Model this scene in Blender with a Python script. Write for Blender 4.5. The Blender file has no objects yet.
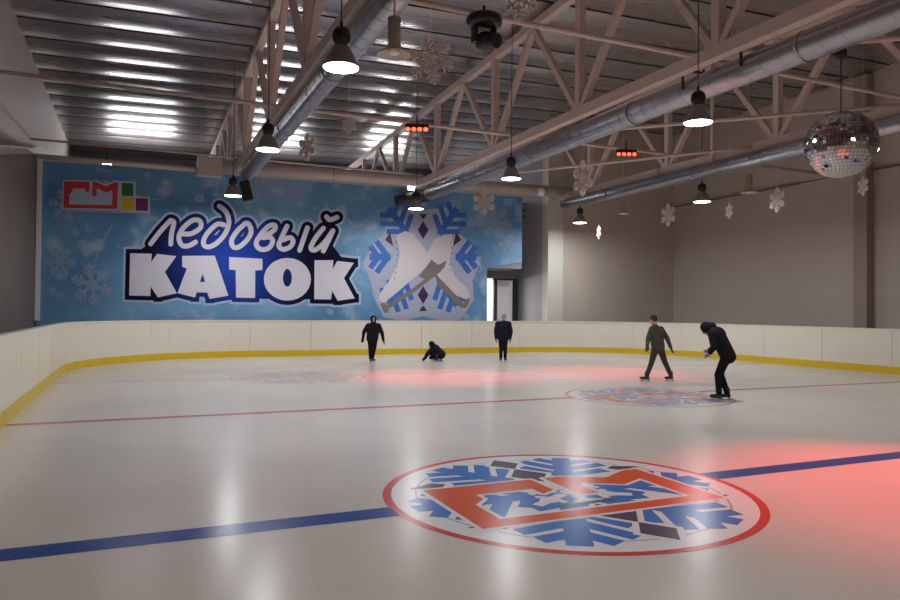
import bpy, bmesh, math, random
from mathutils import Vector, Matrix
from mathutils.geometry import delaunay_2d_cdt
random.seed(7)
C = bpy.context.scene.collection
sc = bpy.context.scene

# ------------------------------------------------------------------ camera
F_PX = 708.72
YAW, PITCH, ROLL = 0.4154, 0.0150, 0.0095
CAM = Vector((0, 0, 1.9))
fwd = Vector((math.sin(YAW)*math.cos(PITCH), math.cos(YAW)*math.cos(PITCH), math.sin(PITCH)))
rt = Vector((math.cos(YAW), -math.sin(YAW), 0)); up = rt.cross(fwd)
cr, sr = math.cos(ROLL), math.sin(ROLL)
r2 = cr*rt + sr*up; u2 = -sr*rt + cr*up
cd = bpy.data.cameras.new('camera'); cd.sensor_width = 36; cd.lens = F_PX*36/900; cd.clip_end = 300
cam = bpy.data.objects.new('camera', cd); C.objects.link(cam)
cam.matrix_world = Matrix(((r2.x, u2.x, -fwd.x, CAM.x), (r2.y, u2.y, -fwd.y, CAM.y), (r2.z, u2.z, -fwd.z, CAM.z), (0, 0, 0, 1)))
sc.camera = cam

# ------------------------------------------------------------------ world, exposure
w = bpy.data.worlds.new('world'); sc.world = w; w.use_nodes = True
bg = w.node_tree.nodes['Background']; bg.inputs[0].default_value = (0.75, 0.62, 0.60, 1); bg.inputs[1].default_value = 0.03
sc.view_settings.view_transform = 'Standard'; sc.view_settings.look = 'None'
sc.view_settings.gamma = 1.0; sc.view_settings.exposure = 0.1; sc.view_settings.use_curve_mapping = False

LAMP_W = 130      # each high-bay lamp
RED_W = 1700      # each red bar light
def area_light(name, loc, size, power, color, aim=(0, 0, -1), shape='DISK', size_y=None, spread=None):
    l = bpy.data.lights.new(name, 'AREA'); l.shape = shape; l.size = size
    if size_y: l.size_y = size_y
    if spread: l.spread = spread
    l.energy = power; l.color = color
    o = bpy.data.objects.new(name, l); C.objects.link(o); o.location = loc
    o.rotation_euler = Vector(aim).to_track_quat('-Z', 'Y').to_euler()
    return o
def spot_light(name, loc, target, power, color, angle, blend=0.6, size=0.1):
    l = bpy.data.lights.new(name, 'SPOT'); l.energy = power; l.color = color
    l.spot_size = angle; l.spot_blend = blend; l.shadow_soft_size = size
    o = bpy.data.objects.new(name, l); C.objects.link(o); o.location = loc
    o.rotation_euler = (Vector(target)-Vector(loc)).to_track_quat('-Z', 'Y').to_euler()
    return o
# the lit hall behind the banner partition (seen through the doorway and above the partition)
for x_, w_ in ((0.2, 3.0), (7.4, 2.6), (14.0, 2.2)):
    area_light('rear_hall_light', (x_, 41.0, 8.5), w_, 200, (0.95, 0.97, 1.0), aim=(0, -0.75, 0.66), shape='RECTANGLE', size_y=0.5)
area_light('doorway_light', (15.2, 33.0, 3.4), 0.9, 140, (1.0, 0.98, 0.94), aim=(0.15, -0.3, -1))

# ------------------------------------------------------------------ pixel -> point helpers (900x600 frame)
def ray(x, y): return fwd + r2*((x-450)/F_PX) - u2*((y-300)/F_PX)
def on_y(x, y, Y): v = ray(x, y); return CAM + v*(Y/v.y)
def on_z(x, y, Z): v = ray(x, y); return CAM + v*((Z-CAM.z)/v.z)

# ------------------------------------------------------------------ materials
def mat(name, col, rough=0.6, metal=0.0, spec=0.5, noise=0.0, nscale=4.0, bump=0.0, bscale=20.0, emit=None, estr=0.0, alpha=None, coords='Object'):
    m = bpy.data.materials.new(name); m.use_nodes = True
    nt = m.node_tree; b = nt.nodes['Principled BSDF']
    b.inputs['Base Color'].default_value = (*col, 1); b.inputs['Roughness'].default_value = rough
    b.inputs['Metallic'].default_value = metal; b.inputs['Specular IOR Level'].default_value = spec
    tc = nt.nodes.new('ShaderNodeTexCoord')
    if noise:
        n = nt.nodes.new('ShaderNodeTexNoise'); n.inputs['Scale'].default_value = nscale; n.inputs['Detail'].default_value = 5
        nt.links.new(tc.outputs[coords], n.inputs['Vector'])
        mx = nt.nodes.new('ShaderNodeMix'); mx.data_type = 'RGBA'
        mx.inputs[6].default_value = (*[c*(1-noise) for c in col], 1); mx.inputs[7].default_value = (*[min(1, c*(1+noise)) for c in col], 1)
        nt.links.new(n.outputs[0], mx.inputs[0]); nt.links.new(mx.outputs[2], b.inputs['Base Color'])
    if bump:
        n = nt.nodes.new('ShaderNodeTexNoise'); n.inputs['Scale'].default_value = bscale
        nt.links.new(tc.outputs[coords], n.inputs['Vector'])
        bp = nt.nodes.new('ShaderNodeBump'); bp.inputs['Strength'].default_value = bump; bp.inputs['Distance'].default_value = 0.05
        nt.links.new(n.outputs[0], bp.inputs['Height']); nt.links.new(bp.outputs[0], b.inputs['Normal'])
    if emit:
        b.inputs['Emission Color'].default_value = (*emit, 1); b.inputs['Emission Strength'].default_value = estr
    if alpha is not None: b.inputs['Transmission Weight'].default_value = alpha
    return m
M = {}
M['steel'] = mat('painted_steel', (0.66, 0.54, 0.49), 0.55, noise=0.12, nscale=2)
M['galv'] = mat('galvanised_steel', (0.44, 0.45, 0.49), 0.34, 0.9, noise=0.15, nscale=3)
M['duct_white'] = mat('painted_duct', (0.62, 0.54, 0.50), 0.45, 0.2, noise=0.1)
M['wall'] = mat('wall_panel', (0.55, 0.48, 0.41), 0.7, noise=0.08, nscale=0.6)
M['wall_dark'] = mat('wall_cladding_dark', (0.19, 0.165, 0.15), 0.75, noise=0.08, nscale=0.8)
M['wall_pink'] = mat('wall_sandwich_panel', (0.42, 0.355, 0.34), 0.55, noise=0.06, nscale=0.7)
M['wall_grey'] = mat('wall_grey', (0.33, 0.33, 0.35), 0.8, noise=0.1)
M['trim'] = mat('pale_trim', (0.86, 0.88, 0.90), 0.4)
M['pil'] = mat('pale_pilaster', (0.58, 0.57, 0.52), 0.6, noise=0.05)
M['black'] = mat('black_plastic', (0.012, 0.012, 0.013), 0.4)
M['dark'] = mat('dark_metal', (0.05, 0.045, 0.045), 0.5, 0.3)
M['beige'] = mat('beige_enamel', (0.52, 0.45, 0.36), 0.45)
M['shade'] = mat('grey_lamp_shade', (0.30, 0.27, 0.27), 0.4, 0.3)
M['lens'] = mat('lamp_lens', (0.9, 0.9, 0.9), 0.4, emit=(0.93, 0.97, 1.0), estr=14)
M['redglow'] = mat('red_lamp_lens', (0.6, 0.05, 0.03), 0.4, emit=(1.0, 0.06, 0.03), estr=5)
M['flake'] = mat('white_foam', (0.84, 0.74, 0.70), 0.8)
M['boards'] = mat('boards_panel', (0.80, 0.75, 0.64), 0.35, noise=0.04, nscale=0.7)
M['cap'] = mat('boards_cap', (0.82, 0.79, 0.71), 0.35)
M['yellow'] = mat('yellow_kickplate', (0.70, 0.49, 0.015), 0.35)
M['white_paint'] = mat('white_door_paint', (0.8, 0.79, 0.8), 0.5)
M['bright'] = mat('glowing_room_wall', (0.9, 0.9, 0.88), 0.5, emit=(1, 0.98, 0.95), estr=0.7)  # wall given its own glow in place of the room's light
# ice
def ice_mat(name, col, noise=True):
    m = mat(name, col, 0.2, spec=0.2); nt = m.node_tree; b = nt.nodes['Principled BSDF']
    tc = nt.nodes.new('ShaderNodeTexCoord')
    n = nt.nodes.new('ShaderNodeTexNoise'); n.inputs['Scale'].default_value = 0.55; n.inputs['Detail'].default_value = 6
    nt.links.new(tc.outputs['Object'], n.inputs['Vector'])
    if noise:
        mx = nt.nodes.new('ShaderNodeMix'); mx.data_type = 'RGBA'
        mx.inputs[6].default_value = (*[c*0.9 for c in col], 1); mx.inputs[7].default_value = (*[c*1.1 for c in col], 1)
        nt.links.new(n.outputs[0], mx.inputs[0]); nt.links.new(mx.outputs[2], b.inputs['Base Color'])
    mr = nt.nodes.new('ShaderNodeMapRange'); mr.inputs[3].default_value = 0.20; mr.inputs[4].default_value = 0.255
    nt.links.new(n.outputs[0], mr.inputs[0]); nt.links.new(mr.outputs[0], b.inputs['Roughness'])
    b.inputs['IOR'].default_value = 1.31
    return m
M['ice'] = ice_mat('ice', (0.66, 0.62, 0.58))
M['ice_white'] = ice_mat('ice_white_paint', (0.80, 0.78, 0.82), False)
M['ice_red'] = ice_mat('ice_red_paint', (0.62, 0.06, 0.05), False)
M['ice_redthin'] = ice_mat('ice_faded_red_paint', (0.50, 0.16, 0.15), False)
M['ice_orange'] = ice_mat('ice_orange_paint', (0.72, 0.11, 0.035), False)
M['ice_blue'] = ice_mat('ice_blue_paint', (0.055, 0.19, 0.58), False)
M['ice_line'] = ice_mat('ice_blue_line_paint', (0.035, 0.085, 0.34), False)
M['ice_dark'] = ice_mat('ice_dark_paint', (0.10, 0.07, 0.12), False)
M['ice_grey'] = ice_mat('ice_grey_paint', (0.42, 0.42, 0.46), False)
M['ice_faint'] = ice_mat('ice_faint_paint', (0.52, 0.44, 0.44), False)
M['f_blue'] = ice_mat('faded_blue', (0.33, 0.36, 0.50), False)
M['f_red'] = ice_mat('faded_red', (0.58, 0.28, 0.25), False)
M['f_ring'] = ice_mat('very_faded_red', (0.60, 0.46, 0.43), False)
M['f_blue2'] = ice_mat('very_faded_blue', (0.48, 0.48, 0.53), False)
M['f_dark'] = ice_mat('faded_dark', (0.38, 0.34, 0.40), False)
# roof foil
def foil():
    m = mat('roof_foil', (0.46, 0.42, 0.415), 0.3, 0.8); nt = m.node_tree; b = nt.nodes['Principled BSDF']
    tc = nt.nodes.new('ShaderNodeTexCoord'); mp = nt.nodes.new('ShaderNodeMapping'); mp.inputs['Scale'].default_value = (0.35, 2.5, 1)
    n = nt.nodes.new('ShaderNodeTexNoise'); n.inputs['Scale'].default_value = 2.0; n.inputs['Detail'].default_value = 4
    nt.links.new(tc.outputs['Object'], mp.inputs[0]); nt.links.new(mp.outputs[0], n.inputs['Vector'])
    bp = nt.nodes.new('ShaderNodeBump'); bp.inputs['Strength'].default_value = 0.25; bp.inputs['Distance'].default_value = 0.05
    nt.links.new(n.outputs[0], bp.inputs['Height']); nt.links.new(bp.outputs[0], b.inputs['Normal'])
    mr = nt.nodes.new('ShaderNodeMapRange'); mr.inputs[3].default_value = 0.20; mr.inputs[4].default_value = 0.38
    nt.links.new(n.outputs[0], mr.inputs[0]); nt.links.new(mr.outputs[0], b.inputs['Roughness'])
    return m
M['foil'] = foil()

# ------------------------------------------------------------------ mesh helpers
def box(bm, c, s, rot=None):
    r = bmesh.ops.create_cube(bm, size=1)['verts']
    for v in r:
        p = Vector((v.co.x*s[0], v.co.y*s[1], v.co.z*s[2]))
        if rot is not None: p = rot @ p
        v.co = p + Vector(c)
    return r
def frame_of(d):
    d = d.normalized(); a = Vector((0, 0, 1)) if abs(d.z) < 0.95 else Vector((1, 0, 0))
    x = a.cross(d).normalized(); y = d.cross(x); return x, y, d
def tube(bm, p0, p1, r0, r1=None, seg=12, cap=True):
    p0 = Vector(p0); p1 = Vector(p1); r1 = r0 if r1 is None else r1
    x, y, d = frame_of(p1-p0); rings = []
    for p, r in ((p0, r0), (p1, r1)):
        rings.append([bm.verts.new(p + x*math.cos(2*math.pi*i/seg)*r + y*math.sin(2*math.pi*i/seg)*r) for i in range(seg)])
    for i in range(seg):
        f = bm.faces.new((rings[0][i], rings[0][(i+1) % seg], rings[1][(i+1) % seg], rings[1][i])); f.smooth = True
    if cap: bm.faces.new(rings[0][::-1]); bm.faces.new(rings[1])
def beam(bm, p0, p1, wd, h):
    p0 = Vector(p0); p1 = Vector(p1); x, y, d = frame_of(p1-p0); q = []
    for p in (p0, p1): q.append([bm.verts.new(p + x*a*wd/2 + y*b*h/2) for a, b in ((-1, -1), (1, -1), (1, 1), (-1, 1))])
    for i in range(4): bm.faces.new((q[0][i], q[0][(i+1) % 4], q[1][(i+1) % 4], q[1][i]))
    bm.faces.new(q[0][::-1]); bm.faces.new(q[1])
def lathe(bm, prof, c=(0, 0, 0), seg=24, smooth=True):
    c = Vector(c); rings = []
    for r, z in prof:
        if r < 1e-5: rings.append([bm.verts.new(c + Vector((0, 0, z)))])
        else: rings.append([bm.verts.new(c + Vector((r*math.cos(2*math.pi*i/seg), r*math.sin(2*math.pi*i/seg), z))) for i in range(seg)])
    for a, b in zip(rings[:-1], rings[1:]):
        for i in range(seg):
            j = (i+1) % seg
            vs = [a[0], b[i], b[j]] if len(a) == 1 else ([a[i], b[0], a[j]] if len(b) == 1 else [a[i], b[i], b[j], a[j]])
            if len(a) == 1 and len(b) == 1: continue
            f = bm.faces.new(vs); f.smooth = smooth
def ball(bm, c, r, s=(1, 1, 1), u=20, v=12):
    vs = bmesh.ops.create_uvsphere(bm, u_segments=u, v_segments=v, radius=1)['verts']
    for q in vs: q.co = Vector((q.co.x*r*s[0], q.co.y*r*s[1], q.co.z*r*s[2])) + Vector(c)
    for f in {f for q in vs for f in q.link_faces}: f.smooth = True
def obj(name, bm, m, parent=None, base=None, fix=True):
    if fix: bmesh.ops.recalc_face_normals(bm, faces=bm.faces[:])
    me = bpy.data.meshes.new(name); bm.to_mesh(me); bm.free()
    for mm in (m if isinstance(m, (list, tuple)) else [m]): me.materials.append(mm)
    if base is not None: me.transform(Matrix.Translation(-Vector(base)))
    o = bpy.data.objects.new(name, me); C.objects.link(o)
    if parent: o.parent = parent
    elif base is not None: o.location = base
    return o
def B(): return bmesh.new()
def tag(o, label, cat, group=None, kind=None):
    if label: o['label'] = label
    if cat: o['category'] = cat
    if group: o['group'] = group
    if kind: o['kind'] = kind
    return o
def thing(name, label, cat, loc=(0, 0, 0), rz=0, group=None):
    o = bpy.data.objects.new(name, None); C.objects.link(o); o.empty_display_size = 0.2
    o.location = loc; o.rotation_euler = (0, 0, rz); return tag(o, label, cat, group)
def struct(name, bm, m, label, cat='room', parent=None):
    o = obj(name, bm, m, parent)
    if not parent: tag(o, label, cat, None, 'structure')
    return o
def dup(root, loc=None, rz=None, label=None):
    r = root.copy(); C.objects.link(r)
    if loc is not None: r.location = loc
    if rz is not None: r.rotation_euler = (0, 0, rz)
    if label: r['label'] = label
    for ch in list(root.children):
        c = ch.copy(); C.objects.link(c); c.parent = r
        for g in list(ch.children):
            d = g.copy(); C.objects.link(d); d.parent = c
    return r

# flat print / paint shapes: polygons and round-ended strokes mapped onto a plane
class Flat:
    """coloured flat shapes on a plane; the shapes of one colour and layer are merged into one clean surface"""
    def __init__(s, mp): s.mp = mp; s.L = {}
    def poly(s, pts, h, mi=0):
        p = [(float(q[0]), float(q[1])) for q in pts]
        ar = sum(p[i][0]*p[(i+1) % len(p)][1]-p[(i+1) % len(p)][0]*p[i][1] for i in range(len(p)))
        if abs(ar) < 1e-9: return
        if ar < 0: p.reverse()
        s.L.setdefault((h, mi), []).append(p)
    def disk(s, c, r, h, mi=0, n=14, ry=None):
        s.poly([(c[0]+r*math.cos(2*math.pi*i/n), c[1]+(ry or r)*math.sin(2*math.pi*i/n)) for i in range(n)], h, mi)
    def stroke(s, pts, r, h, mi=0, caps=True, closed=False):
        if closed: pts = list(pts)+[pts[0]]
        for i in range(len(pts)-1):
            a = Vector(pts[i][:2]); b = Vector(pts[i+1][:2]); d = b-a
            if d.length < 1e-6: continue
            n = Vector((-d.y, d.x)).normalized()*r
            s.poly([a+n, b+n, b-n, a-n], h, mi)
        for i, p in enumerate(pts):
            if caps or 0 < i < len(pts)-1: s.disk(p, r, h, mi)
    def build(s, name, mats, parent=None, base=None):
        bm = bmesh.new(); nrm = (s.mp(0, 0, 1)-s.mp(0, 0, 0)).normalized()
        for (h, mi), polys in s.L.items():
            vs, fs = [], []
            for p in polys: fs.append(list(range(len(vs), len(vs)+len(p)))); vs += [Vector(q) for q in p]
            ov, oe, of, _v, _e, src = delaunay_2d_cdt(vs, [], fs, 0, 1e-5)
            nv = [bm.verts.new(s.mp(v.x, v.y, h)) for v in ov]
            for f, sr_ in zip(of, src):
                if not sr_: continue
                try: q = bm.faces.new([nv[k] for k in f])
                except ValueError: continue
                q.material_index = mi; q.normal_update()
                if q.normal.dot(nrm) < 0: q.normal_flip()
            bmesh.ops.delete(bm, geom=[v for v in nv if not v.link_faces], context='VERTS')
        return obj(name, bm, mats, parent, base, fix=False)
def smooth_path(pts, n=5, closed=False):
    P = [Vector(p[:2]) for p in pts]; out = []
    m = len(P); rng = range(m if closed else m-1)
    for i in rng:
        p0 = P[(i-1) % m] if closed or i > 0 else P[0]; p1 = P[i]; p2 = P[(i+1) % m]; p3 = P[(i+2) % m] if closed or i+2 < m else P[-1]
        for k in range(n):
            t = k/n
            out.append(0.5*((2*p1)+(-p0+p2)*t+(2*p0-5*p1+4*p2-p3)*t*t+(-p0+3*p1-3*p2+p3)*t**3))
    if not closed: out.append(P[-1])
    return [(p.x, p.y) for p in out]

# ------------------------------------------------------------------ dimensions
XL, XR, YF, YB, RAD = -1.93, 22.2, -3.6, 28.75, 6.0   # rink
HB = 1.45                                             # boards height
WL, WR = -3.45, 26.0                                  # walls
YP = 29.6                                             # banner partition plane
YBW = 45.0                                            # real back wall
XE = 18.1                                             # recess / right part of back wall
def roof_z(x): return 10.5 + 0.027*(x-WL)
def ceil_z(x, y): u = ((y+6.0)/1.7) % 1.0; return roof_z(x)+0.12-0.13*(1-(2*u-1)**2)

# ------------------------------------------------------------------ setting
bm = B(); box(bm, ((WL+WR)/2, 20, -0.06), (WR-WL+3, 60, 0.1)); 
fl = struct('floor', bm, M['wall_grey'], 'grey concrete floor of the hall around and under the ice rink', 'floor')
def rink_outline(inset=0.0, n=14):
    pts = []
    r = RAD-inset
    for cx, cy, a0 in ((XR-RAD, YB-RAD, 0), (XL+RAD, YB-RAD, 90), (XL+RAD, YF+RAD, 180), (XR-RAD, YF+RAD, 270)):
        for i in range(n+1):
            a = math.radians(a0+90*i/n); pts.append((cx+r*math.cos(a), cy+r*math.sin(a)))
    return pts
bm = B(); f = bm.faces.new([bm.verts.new((x, y, 0)) for x, y in rink_outline(-0.02)])
ex = bmesh.ops.extrude_face_region(bm, geom=[f]); 
for v in ex['geom']:
    if isinstance(v, bmesh.types.BMVert): v.co.z = -0.012
ice = obj('ice_sheet', bm, M['ice']); tag(ice, 'pale greyish glossy ice sheet of the indoor rink', 'ice', kind='structure')

# roof with bulging foil sheets between the purlin seams
bm = B(); xs = [WL-0.3+(WR-WL+0.6)*i/12 for i in range(13)]; ys = []; SH = 1.7
y = -6.0
while y < YBW+0.5:
    for k in range(8): ys.append((y+SH*k/8, 0.13*(1-(2*(k/8)-1)**2)))
    y += SH
rows = [[bm.verts.new((x, yy, roof_z(x)+0.12-s)) for x in xs] for yy, s in ys]
for a, b in zip(rows[:-1], rows[1:]):
    for i in range(12): f = bm.faces.new((a[i], a[i+1], b[i+1], b[i])); f.smooth = True
# sharp at the seams
for i, e in enumerate(bm.edges):
    ya, yb = e.verts[0].co.y, e.verts[1].co.y
    if abs(ya-yb) < 1e-5 and abs(((ya+6) / SH) - round((ya+6)/SH)) < 1e-3: e.smooth = False
ce_ = struct('ceiling', bm, M['foil'], 'silver foil roof lining in bulging strips above the trusses', 'ceiling')
y = -6.0+SH
while y < YBW-0.2:
    bm = B(); beam(bm, (WL+0.02, y, roof_z(WL)+0.10), (WR-0.02, y, roof_z(WR)+0.10), 0.035, 0.035); struct('seam_strip', bm, M['dark'], None, None, ce_); y += SH
bm = B(); box(bm, ((WL+WR)/2, 19.5, 11.95), (WR-WL+1, 53, 0.2)); struct('trim_1', bm, M['dark'], 'dark roof deck over the foil lining', 'roof')

# left wall: sandwich panels, dark lower cladding with a slanted upper edge, pale trim
bm = B(); box(bm, (WL-0.1, 19.5, 5.3), (0.2, 51.4, 11.2)); wl = struct('wall_left', bm, M['wall_pink'], 'pinkish grey sandwich panel wall at left', 'wall')
P0 = Vector((WL, YP, 7.42)); vv = ray(-4, 155); P1 = CAM + vv*(WL/vv.x)
bm = B(); pr = [(YP-0.02, 0), (YP-0.02, P0.z), (P1.y, P1.z), (-5, P1.z), (-5, 0)]
a = [bm.verts.new((WL, y, z)) for y, z in pr]; b = [bm.verts.new((WL+0.04, y, z)) for y, z in pr]
bm.faces.new(a); bm.faces.new(b[::-1])
for i in range(5): bm.faces.new((a[i], a[(i+1) % 5], b[(i+1) % 5], b[i]))
struct('wall_cladding', bm, M['wall_dark'], None, None, wl)
bm = B(); beam(bm, (WL+0.06, P0.y-0.05, P0.z+0.25), (WL+0.06, P1.y, P1.z+0.25), 0.5, 0.05); 
struct('cladding_rail', bm, M['trim'], None, None, wl)
bm = B(); box(bm, (WR+0.1, 12, 5.7), (0.2, 36, 11.6)); wr = struct('wall_right', bm, M['wall'], 'plain beige brown wall at right', 'wall')
bm = B(); box(bm, (WR-0.065, 12, 7.5), (0.15, 35, 0.05)); struct('duct_shadow_strip', bm, M['wall_dark'], None, None, wr)  # dark strip stands in for the shadow line of the duct on the wall
# right wall column
bm = B(); box(bm, (WR-0.2, 18.7, 5.6), (0.4, 0.55, 11.2)); M['col'] = mat('brown_column', (0.36, 0.29, 0.24), 0.7); struct('trim_2', bm, M['col'], 'brown steel column against the right wall', 'column')
bm = B(); box(bm, (WR-0.06, 20.4, 5.6), (0.12, 2.6, 11.2)); struct('trim_3', bm, M['wall'], 'shallow beige pier beside the brown column', 'pier')
# back walls
bm = B(); box(bm, ((WL+XE)/2, YBW+0.1, 5.3), (XE-WL, 0.2, 11.4)); struct('wall_back', bm, M['wall_grey'], 'grey rear wall behind the banner partition', 'wall')
bm = B(); box(bm, ((XE+WR)/2, YP+0.15, 5.6), (WR-XE, 0.3, 11.4)); struct('wall_back_right', bm, M['wall'], 'beige brown wall to the right of the banner', 'wall')
bm = B(); box(bm, (XE+0.1, (YP+0.3+YBW)/2, 5.6), (0.2, YBW-YP-0.3, 11.4)); struct('wall_recess', bm, M['wall_grey'], 'grey side wall of the recess beside the banner', 'wall')
bm = B(); box(bm, ((XE+18.95)/2, YP-0.12, 5.4), (0.85, 0.24, 10.9)); struct('trim_4', bm, M['pil'], 'pale vertical pilaster right of the banner recess', 'pilaster')
bm = B(); box(bm, ((WL+WR)/2, -6.1, 5.6), (WR-WL, 0.2, 11.4)); struct('wall_front', bm, M['wall'], 'beige wall behind the viewer', 'wall')
# partition that carries the banner
bm = B(); box(bm, ((WL+14.94)/2, YP+0.1, 3.7), (14.94-WL, 0.16, 7.4)); box(bm, ((14.94+16.8)/2, YP+0.1, 5.65), (1.86, 0.16, 3.45))
struct('wall_partition', bm, M['wall_grey'], 'partition wall behind the big blue banner', 'wall')
bm = B(); box(bm, (WL+0.14, YP-0.1, 4.4), (0.16, 0.12, 6.0)); struct('trim_5', bm, M['trim'], 'white vertical corner profile at the left end of the banner', 'trim')
# recess: grey wall with doorway
YR = 32.4
XO = CAM.x+(on_y(494, 300, YR)-CAM).x
bm = B(); box(bm, ((XO+XE)/2, YR+0.1, 3.7), (XE-XO, 0.16, 7.5)); box(bm, (14.0, YR+0.1, 3.7), (0.9, 0.16, 7.5)); box(bm, ((14.45+XO)/2, YR+0.1, 5.65), (XO-14.45, 0.16, 3.6))
struct('wall_recess_back', bm, M['wall_grey'], 'dark grey wall with a doorway in the recess beside the banner', 'wall')
bm = B(); box(bm, (15.8, YR+1.2, 2.0), (4.2, 0.1, 4.0)); struct('wall_lit_room', bm, M['bright'], 'white wall with added glow seen through the doorway', 'wall')
def pxz(x, y, Y): p = on_y(x, y, Y); return p.x, p.z
x0 = pxz(497, 300, YR-0.1)[0]; x1 = pxz(512, 300, YR-0.1)[0]; zt = pxz(500, 280, YR-0.1)[1]
d1 = thing('door_1', 'white door leaf half open with dark frame behind the standing skater', 'door', (x0, YR-0.1, 0)); d1['kind'] = 'structure'
bm = B(); box(bm, ((x0+x1)/2, YR-0.1, zt/2), (x1-x0, 0.05, zt)); obj('door_leaf', bm, M['white_paint'], d1, (x0, YR-0.1, 0))
bm = B()
for xx in (pxz(495, 300, YR-0.1)[0], pxz(515, 300, YR-0.1)[0]): box(bm, (xx, YR-0.12, zt/2), (0.18, 0.1, zt))
box(bm, ((x0+x1)/2, YR-0.12, zt+0.06), (x1-x0+0.5, 0.1, 0.14)); obj('door_frame', bm, M['dark'], d1, (x0, YR-0.1, 0))
bm = B(); tube(bm, (x0+0.1, YR-0.18, 1.2), (x0+0.1, YR-0.18, 1.5), 0.02); obj('door_handle', bm, M['galv'], d1, (x0, YR-0.1, 0))
bm = B(); xa, za = pxz(487, 274, YR-0.9); xb, _ = pxz(518, 274, YR-0.9); box(bm, ((xa+xb)/2, YR-0.5, za), (xb-xa, 0.8, 0.36)); 
o = obj('door_canopy', bm, M['dark'], None, None); tag(o, 'dark boxy canopy above the white door in the recess', 'canopy', kind='structure')
pl = thing('ladder_rack', 'thin dark shelf rail on a post in the recess', 'rack', (17.6, YR-0.4, 0))
bm = B(); xq, zq = pxz(541, 268, YR-0.4); tube(bm, (xq-0.1, YR-0.4, 0), (xq-0.1, YR-0.4, 7.2), 0.05); obj('post', bm, M['dark'], pl, (17.6, YR-0.4, 0))
bm = B(); box(bm, (xq-0.75, YR-0.4, zq), (1.5, 0.1, 0.12)); obj('rail', bm, M['dark'], pl, (17.6, YR-0.4, 0))
bm = B(); 
for k in range(3): tube(bm, (15.2, YR-0.8, 6.6+0.33*k), (XE, YR-0.8, 6.75+0.33*k), 0.06)
o = obj('pipe_run', bm, M['galv']); tag(o, 'grey pipes crossing the top of the recess beside the banner', 'pipes')

# ------------------------------------------------------------------ boards round the rink
rb = thing('rink_boards', 'cream rink boards with yellow kickplate running round the ice', 'rink boards', (XL, YB, 0))
base = (XL, YB, 0)
def ring_pts(step=2.4):
    out = rink_outline(0, 12); segs = []
    out.append(out[0])
    for a, b in zip(out[:-1], out[1:]):
        L = math.dist(a, b)
        k = max(1, round(L/step)) if L > 3 else 1
        for i in range(k): segs.append(((a[0]+(b[0]-a[0])*i/k, a[1]+(b[1]-a[1])*i/k), (a[0]+(b[0]-a[0])*(i+1)/k, a[1]+(b[1]-a[1])*(i+1)/k), L > 3))
    return segs
segs = ring_pts(); ccx, ccy = (XL+XR)/2, (YF+YB)/2
def wallseg(bm, a, b, z0, z1, t0, t1, gap=0.0):
    a = Vector(a); b = Vector(b); d = (b-a).normalized(); n = Vector((d.y, -d.x))  # outward for ccw outline
    a = a+d*gap; b = b-d*gap
    q = []
    for p in (a, b):
        for t in (t0, t1):
            for z in (z0, z1): q.append(bm.verts.new((p.x+n.x*t, p.y+n.y*t, z)))
    for f in ((0, 1, 3, 2), (4, 6, 7, 5), (0, 4, 5, 1), (2, 3, 7, 6), (0, 2, 6, 4), (1, 5, 7, 3)): bm.faces.new([q[i] for i in f])
group_ = []; 
def flush(grp):
    if not grp: return
    bm = B()
    for k, (a, b) in enumerate(grp): wallseg(bm, a, b, 0.0, HB-0.04, 0.0, 0.10, 0.008 if len(grp) == 1 else 0.0)
    obj('board_panel', bm, M['boards'], rb, base)
for a, b, st in segs:
    if st: flush(group_); group_ = []; flush([(a, b)])
    else:
        group_.append((a, b))
        if len(group_) == 3: flush(group_); group_ = []
flush(group_)
bm = B()
for a, b, st in segs: wallseg(bm, a, b, 0.0, 0.24, -0.02, -0.001)
obj('kickplate', bm, M['yellow'], rb, base)
bm = B()
for a, b, st in segs: wallseg(bm, a, b, HB-0.04, HB, -0.02, 0.14)
obj('cap_rail', bm, M['cap'], rb, base)

# ------------------------------------------------------------------ lines and logos on the ice
def icemap(cx, cy): return lambda u, v, h: Vector((cx+u, cy+v, 0.001+h))
def clamp_line(y, w, m, name, label, x0=XL+0.03, x1=XR-0.03, skip=None, h=0.0):
    bm = B()
    for a, b in ([(x0, x1)] if not skip else [(x0, skip[0]-skip[1]), (skip[0]+skip[1], x1)]):
        vs = [bm.verts.new((x, yy, 0.0015)) for x, yy in ((a, y-w/2), (b, y-w/2), (b, y+w/2), (a, y+w/2))]; bm.faces.new(vs)
    return tag(obj(name, bm, m, None, (x0, y, 0)), label, 'ice line')
LG = [(4.18, 6.35, 1.945), (10.65, 12.95, 1.87), (4.15, 19.8, 1.87)]
clamp_line(6.35, 0.31, M['ice_line'], 'blue_line', 'straight dark blue line across the ice through the nearest circle', skip=(4.18, 1.93))
clamp_line(13.26, 0.21, M['ice_redthin'], 'red_line', 'thin faded red centre line across the ice', skip=(10.65, 1.82))
clamp_line(20.0, 0.14, M['ice_faint'], 'faint_line', 'faint thin far line across the ice near the back boards', skip=(4.15, 1.85))

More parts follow.
